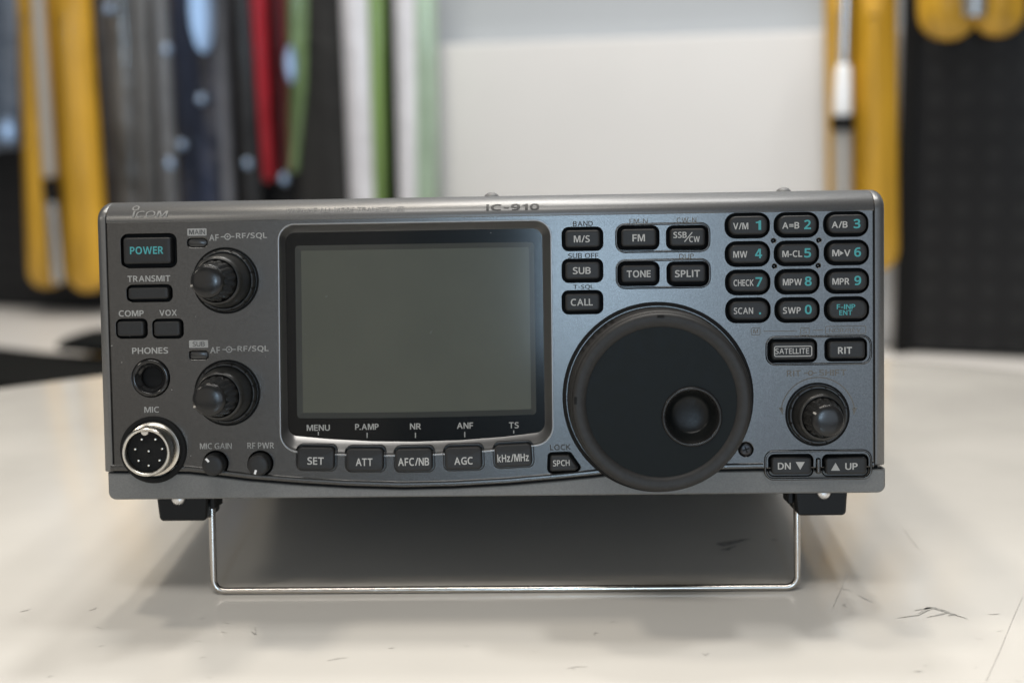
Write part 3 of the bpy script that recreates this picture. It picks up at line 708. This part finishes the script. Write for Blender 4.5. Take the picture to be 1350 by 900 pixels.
# --- dust on the glass
random.seed(5)
for zx, zy, w, ln, an in ((250, 428, .22, 1.0, 40), (335, 418, .2, .25, 0), (150, 605, .2, .35, -40), (740, 595, .16, 1.6, 55), (1020, 131, .3, .35, 0), (275, 675, .16, .2, 0), (385, 715, .2, .25, 30), (770, 470, .16, .25, 0), (385, 295, .14, .6, 15), (540, 560, .12, .5, 60), (120, 140, .2, .3, 0)):
    p = pm(360 + zx / 3.553, 270 + zy / 3.553, -3.1); d = Vector((math.cos(R(an)), math.sin(R(an)))) * ln / 2; q = Vector((-d.y, d.x)).normalized() * w / 2
    mb = MB(); flat(mb, [p - d - q * .3, p - q, p + d * .6 - q * .6, p + d, p + q * .5, p - d * .5 + q], -3.15); mb.build('dust_speck', 'ink', display, smooth=0)
for x, y, w in ((147.5, 455.5, .28), (160.5, 477.5, .22), (251.5, 600.5, .2), (226.5, 513.5, .22), (171, 443, .15), (258, 417, .15), (1040, 300, .12), (938, 420, .14), (1139, 520, .14), (350, 470, .12)):
    p = pm(x, y); mb = MB(); flat(mb, [p + Vector((-w, -w * .3)), p + Vector((w * .2, -w * .5)), p + Vector((w, .1 * w)), p + Vector((.3 * w, .5 * w)), p + Vector((-.6 * w, .2 * w))], .05); mb.build('dust_speck', 'ink', front, smooth=0)
# --- lamp windows and dimples
for l in lamps:
    mb = MB(); c = offs(l, -.12); mb.loft([[L(p, -1.5) for p in c], [L(p, -.5) for p in c], [L(p, -.35) for p in offs(c, -.2)]], cap1=True); mb.build('indicator_lamp', 'lamp', radio, smooth=40)
for d in dots:
    mb = MB(); lathe(mb, d, [(.6, -1.2), (.35, -.9), (.15, -.6)], 14); mb.build('dimple', 'panel', front)

# --- printing on the plate: each word or sign a piece of its own
def plate_print(parent, items, name):
    for it in items: legend(parent, [it], name)
F = .04
def af(cx0, cy0):
    def f(mb):
        c = pm(cx0, cy0, F); k = scale_at(cx0, cy0); ring(mb, c, 2.9 * k, 4.3 * k, F, mi=2); ring(mb, c, 0.01, 1.3 * k, F, mi=2, n=12)
        bar(mb, cx0 - 9, cy0 + .2, cx0 - 4, cy0 + .1, 1.3, F, 2); bar(mb, cx0 + 4, cy0 - .1, cx0 + 9, cy0 - .2, 1.3, F, 2)
    return f
def boxed(s, cx, cy, w, h, wt, ht):
    def f(mb):
        flat(mb, rect(cx, cy, w, h, .25), F, 2); put_text(mb, s, cx, cy, wt, ht, F + .03, 4, bold=.005)
    return f
plate_print(front, [T('TRANSMIT', 196.2, 367.2, 56.5, 8, F, 2), T('COMP', 173, 413, 33, 8, F, 2), T('VOX', 221.6, 412.3, 23, 7.8, F, 2), T('PHONES', 197.8, 462, 47.5, 8.2, F, 2), T('MIC', 200, 539.8, 19.6, 7.8, F, 2),
               boxed('MAIN', 259.7, 306, 25.4, 9.4, 21, 6), boxed('SUB', 261.9, 453.3, 25, 9.8, 16, 6.4),
               T('AF', 282, 313.2, 12.6, 8.2, F, 2), af(300, 312), T('RF/SQL', 331.5, 311.2, 41, 8.6, F, 2),
               T('AF', 283.5, 461.3, 13, 8.2, F, 2), af(302, 460.5), T('RF/SQL', 333.5, 460, 41, 8.6, F, 2),
               T('MIC GAIN', 284.5, 587.7, 42, 7.8, F, 2, bold=.01), T('RF PWR', 343.7, 587, 35, 7.8, F, 2, bold=.01)], 'printed_legend')
plate_print(front, [T('BAND', 768.4, 294.9, 26.3, 6.8, F, 4, bold=.016), T('SUB OFF', 769, 337, 40, 6.6, F, 4, bold=.016), T('T-SQL', 769.4, 378.6, 27, 6.8, F, 4, bold=.016), T('FM-N', 841.8, 291.8, 24, 6.6, F, 3, bold=.01), T('CW-N', 905, 290.3, 26, 6.6, F, 3, bold=.01), T('DUP', 905, 337.8, 19.5, 6.4, F, 3, bold=.01),
               T('M', 996.2, 436.8, 6.5, 5.6, F, 3, bold=0), lambda mb: outline(mb, rect(996.2, 436.8, 11.6, 9.6, .4), .2, F, 3), T('S', 1061, 436.8, 5, 5.8, F, 3, bold=0), lambda mb: outline(mb, rect(1061, 436.8, 11.6, 9.6, .4), .2, F, 3),
               lambda mb: bar(mb, 1006.5, 436.6, 1050.5, 436.3, 1, F, 3), lambda mb: bar(mb, 1072, 435.3, 1085, 435.1, 1, F, 3), lambda mb: outline(mb, rect(1115, 435, 53, 10.4, .4), .2, F, 3), T('NOR/REV', 1114, 435.2, 42, 5.6, F, 3, bold=.004),
               T('RIT', 1046.5, 492, 18.5, 8.2, F, 3), T('SHIFT', 1098, 491, 36, 8.2, F, 3), lambda mb: ring(mb, pm(1068.5, 491.6), .45, .85, F, mi=3), lambda mb: bar(mb, 1060, 491.7, 1065, 491.7, 1.2, F, 3), lambda mb: bar(mb, 1072, 491.4, 1077, 491.4, 1.2, F, 3),
               lambda mb: ring(mb, pm(1078, 545.5), 11.1, 11.45, F, 8, 172, 50, 3), T('LOCK', 738.7, 589.3, 27.5, 7.6, F, 4, rot=1.5, bold=.022),
               lambda mb: mb.add([L(pm(x, y), F) for x, y in ((1026.5, 537), (1032.5, 537), (1032, 547))], [(0, 1, 2)], 3), lambda mb: mb.add([L(pm(x, y), F) for x, y in ((1123.5, 537), (1130, 537), (1125.5, 547))], [(0, 1, 2)], 3)], 'printed_legend')
# --- raised writing on the curved brow
def prof_h(z):
    for (h0, z0), (h1, z1) in zip(prof[3:], prof[4:]):
        if z0 <= z <= z1 and z1 > z0: return h0 + (h1 - h0) * (z - z0) / (z1 - z0)
    return prof[-2][0]
def brow_text(mb, s, cx, cy, w, zmm0, zmm1, mi, bold=.018, slant=0., spacing=1.0):
    v, f = text_shape(s, bold, spacing); x0 = min(p.x for p in v); x1 = max(p.x for p in v); y0 = min(p.y for p in v); y1 = max(p.y for p in v)
    c = pm(cx, cy, -1); k = scale_at(cx, cy, -1); out = []
    for _ in range(2):               # finer faces so that the writing follows the curve
        v = [Vector(p[:2]) for p in v]; nf = []
        for t in f:
            for q in range(1, len(t) - 1):
                a, b, d = t[0], t[q], t[q + 1]; i0 = len(v); v += [(v[a] + v[b]) / 2, (v[b] + v[d]) / 2, (v[d] + v[a]) / 2]
                nf += [(a, i0, i0 + 2), (i0, b, i0 + 1), (i0 + 2, i0 + 1, d), (i0, i0 + 1, i0 + 2)]
        f = nf
    for p in v:
        b = (p.y - y0) / (y1 - y0); z = zmm0 + b * (zmm1 - zmm0); x = c.x + ((p.x - x0) / (x1 - x0) - .5) * w * k + slant * (z - zmm0)
        out.append(L((x, z), prof_h(z) + .13))
    mb.add(out, f, mi)
def zmm(px, py): return pm(px, py, -1.5).y
M['brow_ink'] = mat('worn_brow_ink', (0.18, 0.18, 0.175), 0.6)
z0 = zt + 1.0
for kind, a in (('t', ('ICOM', 198, 284, 46, z0 + .6, z0 + 2.6, 0, .004, .12, 1.12)), ('r', None), ('t', ('VHF/UHF ALL MODE TRANSCEIVER', 455, 278, 156, z0 + 1.2, z0 + 2.7, 0, .006, .2, 1.0)), ('t', ('IC-910', 676, 271.5, 70, z0 + .9, z0 + 2.9, 1, .03, 0., 1.1))):
    mb = MB()
    if kind == 't': brow_text(mb, *a)
    else:
        c = pm(178.5, 274.4, -2.0); n = 20; pts = []
        for i in range(n):
            q = 2 * math.pi * i / n
            for r in (.75, 1.1): z = c.y + r * .75 * math.sin(q); pts.append(L((c.x + r * math.cos(q), z), prof_h(z) + .1))
        mb.add(pts, [(2 * i, 2 * i + 1, (2 * i + 3) % (2 * n), (2 * i + 2) % (2 * n)) for i in range(n)], 0)
    mb.build('printed_legend', ['brow_ink', 'dark_ink'], brow, smooth=0)

# --- tuning dial
DC = pm(867, 523.2)
dial = empty('tuning_dial'); dial.parent = radio
mb = MB(); lathe(mb, DC, [(29.35, -1.2), (29.35, .9), (29.1, 1.3), (28.2, 1.5)], 120, cap=False); mb.build('gap_shade_ring', 'black', dial, smooth=40)  # black ring put in for the shadowed gap round the dial
arcs = [(25, 62), (116, 152), (200, 232), (303, 338)]
def teeth(a, k):
    d = math.degrees(a) % 360
    if 1 <= k <= 3:
        for a0, a1 in arcs:
            if a0 < d < a1:
                t = min(1, (d - a0) / 3, (a1 - d) / 3); return -.6 * t * (.5 + .5 * math.cos((d - a0) / 5.2 * 2 * math.pi))
    return 0
mb = MB(); lathe(mb, DC, [(27.9, 1.2), (27.8, 3), (27.6, 6.0), (27.35, 11), (27.2, 13.8), (27.1, 14.4), (26.85, 14.7), (26.65, 14.8), (26.55, 15.2), (26.5, 16.6), (26.3, 17.2), (25.9, 17.5), (25.2, 17.6), (24.0, 17.55), (23.1, 17.3), (22.5, 16.9), (22.3, 16.6)], 360, mod=teeth, cap=False)
mb.build('grip_rim', 'rubber', dial, smooth=40)
DM = pm(912.3, 549, 17.2)
mb = MB(); holed(mb, circ(DC, 22.35, 96), [circ(DM, 9.0, 64)], 16.7); lathe(mb, DC, [(22.35, 16.2), (22.35, 16.7)], 96, cap=False)
mb.build('dial_face', 'dialface', dial, smooth=30)
mb = MB(); lathe(mb, DM, [(9.05, 16.3), (9.0, 16.9), (8.8, 17.3), (8.45, 17.5), (8.1, 17.4), (7.9, 17.0), (7.75, 16.3), (7.5, 15.6)], 64, cap=False); mb.build('dimple_ring', 'satin', dial, smooth=50)
mb = MB(); lathe(mb, DM, [(7.7, 16.0), (7.2, 14.6), (6.5, 12.8), (5.9, 11.6), (5.5, 11.2), (5.0, 11.0), (3.9, 10.75), (2.6, 10.6), (1.3, 10.5), (.3, 10.5)], 64); mb.build('finger_dimple', 'dimple', dial, smooth=60)
mb = MB()
for ang in (90, 178):
    c = DC + Vector((math.cos(R(ang)), math.sin(R(ang)))) * 25.5; d = Vector((math.cos(R(ang)), math.sin(R(ang)))); q = Vector((-d.y, d.x))
    pts = [c + d * .4 + q * 1.05, c + d * .4 - q * 1.05, c - d * .4 - q * 1.05, c - d * .4 + q * 1.05]
    mb.loft([[L(p, 17.2) for p in pts], [L(p, 17.75) for p in pts]], cap1=True)
mb.build('index_notch', 'black', dial, smooth=0)

# --- concentric knobs
def conc_knob(px, py, s=1.0, ptr=0, hs=1.0):
    def sc(pr): return [(a, b * hs) for a, b in pr]
    c = pm(px, py); k = empty('concentric_knob'); k.parent = radio
    mb = MB(); lathe(mb, c, sc([(10.35 * s, -.5), (10.35 * s, .35), (10.15 * s, .5), (9.75 * s, .3), (9.65 * s, -.2)]), 80, cap=False); mb.build('base_ring', 'black', k, smooth=40)
    def fl(a, j):
        d = math.degrees(a) % 30
        return -.45 * max(0, 1 - abs(d - 15) / 3.0) if 1 <= j <= 3 else 0
    mb = MB(); lathe(mb, c, sc([(9.6 * s, 0), (9.6 * s, 1.6), (9.4 * s, 2.6), (9.1 * s, 3.0), (8.75 * s, 3.0), (8.6 * s, 2.3), (8.45 * s, 2.4), (8.35 * s, 3.6), (8.1 * s, 6), (7.75 * s, 10), (7.45 * s, 11.4), (7.0 * s, 12.1), (6.6 * s, 12.2), (6.4 * s, 11.6)]), 180, mod=fl, cap=False)
    mb.build('outer_knob', 'knob', k, smooth=45)
    def kn(a, j):
        return -.26 * (.5 + .5 * math.cos(a * 16)) ** 2 if 1 <= j <= 5 else 0
    mb = MB(); lathe(mb, c, sc([(6.35 * s, 11), (6.3 * s, 12.6), (6.15 * s, 14), (5.75 * s, 17), (5.4 * s, 20), (5.15 * s, 22), (4.98 * s, 22.8), (4.7 * s, 23.3), (4.1 * s, 23.6), (2.8 * s, 23.85), (1.4 * s, 23.97), (.3, 24.0)]), 192, mod=kn)
    ik = mb.build('inner_knob', 'satin', k, smooth=45)
    mb = MB(); d = Vector((math.cos(R(ptr)), math.sin(R(ptr)))); q = Vector((-d.y, d.x)) * .28
    pts = [c + d * 4.3 * s - q, c + d * 5.15 * s - q, c + d * 5.15 * s + q, c + d * 4.3 * s + q]
    mb.loft([[L(p, 22.5 * hs) for p in pts], [L(p, (23.75 if i in (0, 3) else 23.2) * hs) for i, p in enumerate(pts)]], cap1=True); mb.build('pointer_mark', 'rod_grey', ik, smooth=0)
conc_knob(297.6, 369.8, 1.0, 195); conc_knob(299.8, 517.6, 1.0, 205); conc_knob(1077.6, 546, .95, 150, .76)

# --- small gain knobs
for g, ang in zip(gain_c, (132, 252)):
    k = empty('gain_knob'); k.parent = radio
    mb = MB(); lathe(mb, g, [(3.45, -1.5), (3.45, 2.0), (3.35, 3.9), (3.15, 4.35), (2.8, 4.55), (1.5, 4.6), (.2, 4.62)], 48); mb.build('cap', 'key', k, smooth=45)
    d = Vector((math.cos(R(ang)), math.sin(R(ang)))); q = Vector((-d.y, d.x)) * .33
    mb = MB(); pts = [g + d * 1.5 - q, g + d * 2.85 - q, g + d * 2.85 + q, g + d * 1.5 + q]; mb.loft([[L(p, 4.4) for p in pts], [L(p, 4.68) for p in pts]], cap1=True); mb.build('pointer_mark', 'white', k, smooth=0)

# --- phones jack
mb = MB(); lathe(mb, jack_c, [(5.85, -2), (5.85, .3), (5.6, .6), (5.1, .7), (4.7, .5), (4.4, 0), (3.9, -.6), (3.5, -.8), (3.3, -1.2)], 56, cap=False); lathe(mb, jack_c, [(3.3, -1.2), (3.2, -2.2), (3.1, -6.5)], 56, mi=1); mb.build('phones_jack', ['gloss', 'black'], radio, smooth=45)

# --- microphone connector
mic = empty('microphone_connector'); mic.parent = radio
MC = pm(202.5, 592.5)
mb = MB(); lathe(mb, MC, [(10.5, -2.5), (10.5, .5), (10.2, .85), (9.5, 1.0), (8.9, .8), (8.6, .2)], 72, cap=False); mb.build('collar', 'black', mic, smooth=40)
MC2 = pm(204, 590.8)
mb = MB(); lathe(mb, MC2, [(8.5, -.5), (8.5, 1.6), (8.35, 2.0), (7.9, 2.2), (7.6, 2.4), (7.6, 8.6), (7.45, 9.2), (7.15, 9.5), (6.75, 9.5), (6.5, 9.3), (6.4, 8.9), (6.35, 6.5)], 96, cap=False)
mb.build('metal_shell', 'nickel', mic, smooth=35)
mb = MB(); lathe(mb, MC2, [(6.4, 6.8), (6.2, 7.2), (.2, 7.25)], 48); mb.build('insert', 'black', mic, smooth=30)
mb = MB(); kp = MC2 + Vector((-.3, 6.3)); lp = ccw([kp + Vector((math.cos(a), math.sin(a))) * 1.15 for a in [math.pi + math.pi * i / 8 for i in range(9)]])
mb.loft([[L(p, 7) for p in lp], [L(p, 9.2) for p in lp]], cap1=True); mb.build('keyway', 'nickel', mic, smooth=40)
for zx, zy in ((283, 195), (373, 195), (240, 260), (418, 257), (329, 272), (262, 335), (400, 333), (329, 367)):
    p = pm(130 + zx / 5, 540 + zy / 5, 8.4); mb = MB(); lathe(mb, p, [(.42, 7), (.42, 8.2), (.3, 8.45), (.1, 8.5)], 14); mb.build('pin', 'nickel', mic, smooth=50)

# --- screws
mb = MB(); lathe(mb, scr_c, [(2.05, -2), (2.05, -.2), (1.8, .1), (1.3, .25), (.2, .3)], 28); o = mb.build('screw', 'blackscrew', radio, smooth=40)
mb = MB()
for a in (20, 110):
    d = Vector((math.cos(R(a)), math.sin(R(a)))); q = Vector((-d.y, d.x)) * .2; pts = [scr_c - d * 1.1 - q, scr_c + d * 1.1 - q, scr_c + d * 1.1 + q, scr_c - d * 1.1 + q]; flat(mb, pts, .34 + a * .0001)
mb.build('cross_slot', 'black', o, smooth=0)

# --- cover, feet, wire stand
def rbox(mb, x0, x1, y0, y1, z0, z1, r, axis='y', n=5, bev=.4, mi=0):
    """box in panel mm (x, depth, up) with rounded long edges along the depth axis"""
    lp = ccw(fillet([Vector((x0, z0)), Vector((x1, z0)), Vector((x1, z1)), Vector((x0, z1))], r, n))
    mb.loft([[L(p, -y) for p in (offs(lp, -b) if b else lp)] for b, y in ((bev, y0), (0, y0 + bev), (0, y1 - bev), (bev, y1))], mi, cap0=True, cap1=True)
case = MB(); cx0, cx1 = xa + 1.2, xb - 1.2
rbox(case, cx0, cx1, 11.0, 236, zbot + .4, ztop - .25, 2.5); case = case.build('case', 'cover', radio, smooth=40)
mb = MB(); rbox(mb, cx0 + 2, cx1 - 2, 7.0, 12, zbot + 1, zt, 1); mb.build('chassis', 'black', radio, smooth=40)
mb = MB(); rbox(mb, cx0 + 3, cx1 - 3, 235.8, 239, zbot + 3, ztop - 3, 1); mb.build('rear_panel', 'black', radio, smooth=40)
def dome(px, py, depth, r, parent, mt='steel', hz=1.2, zc=None):
    p = pm(px, py, -depth); z = zc if zc is not None else p.y; mb = MB(); loops = []
    for k in range(6):
        a = math.pi / 2 * k / 5; loops.append([((p.x + r * math.cos(a) * math.cos(q) - P0.x) * MM, (depth + r * math.cos(a) * math.sin(q) - P0.y) * MM, (z + hz * math.sin(a) - P0.z) * MM) for q in [2 * math.pi * i / 20 for i in range(20)]])
    mb.loft(loops, cap1=True); return mb.build('screw', mt, parent, smooth=60)
for px in (648, 1033): dome(px, 254, 19, 2.6, case, 'cover', 2.0, ztop - .3)
BW = (pm(281, 740, -14).x, pm(1051, 735, -14).x)
foot_spots = [(pm(242, 670, -10), 8.3), (pm(1081.5, 668, -10), 8.3)]
for k, (c, hw) in enumerate(foot_spots):
    for y0, back in ((8.5, False), (192, True)):
        fb = zbot + .4; ft = fb - 8.6
        mb = MB(); lp = fillet([Vector((c.x - hw, fb)), Vector((c.x - hw + .9, ft)), Vector((c.x + hw - .6, ft)), Vector((c.x + hw, fb))], [0, 1.4, 1.4, 0], 5)
        lp = ccw(lp); mb.loft([[L(p, -y) for p in (offs(lp, -b) if b else lp)] for b, y in ((.5, y0), (0, y0 + .5), (0, y0 + 17), (.5, y0 + 18))], cap0=True, cap1=True)
        if not back:                # ear that carries the pivot of the wire stand
            s = 1 if c.x < 0 else -1; x0 = c.x + s * hw; rbox(mb, min(x0, x0 + s * 1.9), max(x0, x0 + s * 1.9), y0 + 2, y0 + 12, fb - 5.2, fb, .6)
        f = mb.build('foot', 'foot', radio, smooth=40)
        if not back:
            mb = MB(); q = Vector((c.x - (1.2 if c.x < 0 else -.8), fb - 1.3)); rr = [(2.3, .6), (2.2, 1.1), (1.6, 1.6), (.8, 1.8), (.1, 1.85)]
            lathe(mb, q, [(a, -y0 + b - .6) for a, b in rr], 24); mb.build('screw', 'steel', f, smooth=50)
xl_, xr_ = BW; zlow = P0.z + 1.12; rc = 3.6
path = [Vector((xl_ - 2.0, 14.5, zbot - 2.2)), Vector((xl_ - .5, 14.5, zbot - 2.2)), Vector((xl_, 14.4, zbot - 3.2))]
path += [Vector((xl_, 14, zlow + rc))]
for i in range(1, 7):
    a = math.pi / 2 * i / 6; path.append(Vector((xl_ + rc - rc * math.cos(a), 14, zlow + rc - rc * math.sin(a))))
for i in range(0, 7):
    a = math.pi / 2 * i / 6; path.append(Vector((xr_ - rc + rc * math.sin(a), 14, zlow + rc - rc * math.cos(a))))
path += [Vector((xr_, 14.4, zbot - 3.2)), Vector((xr_ + .5, 14.5, zbot - 2.2)), Vector((xr_ + 2.0, 14.5, zbot - 2.2))]
mb = MB(); mb.loft(tube([Vector(L((p.x, p.z), -p.y)) for p in path], 1.1 * MM, 14), cap0=True, cap1=True); mb.build('wire_stand', 'chrome', radio, smooth=60)
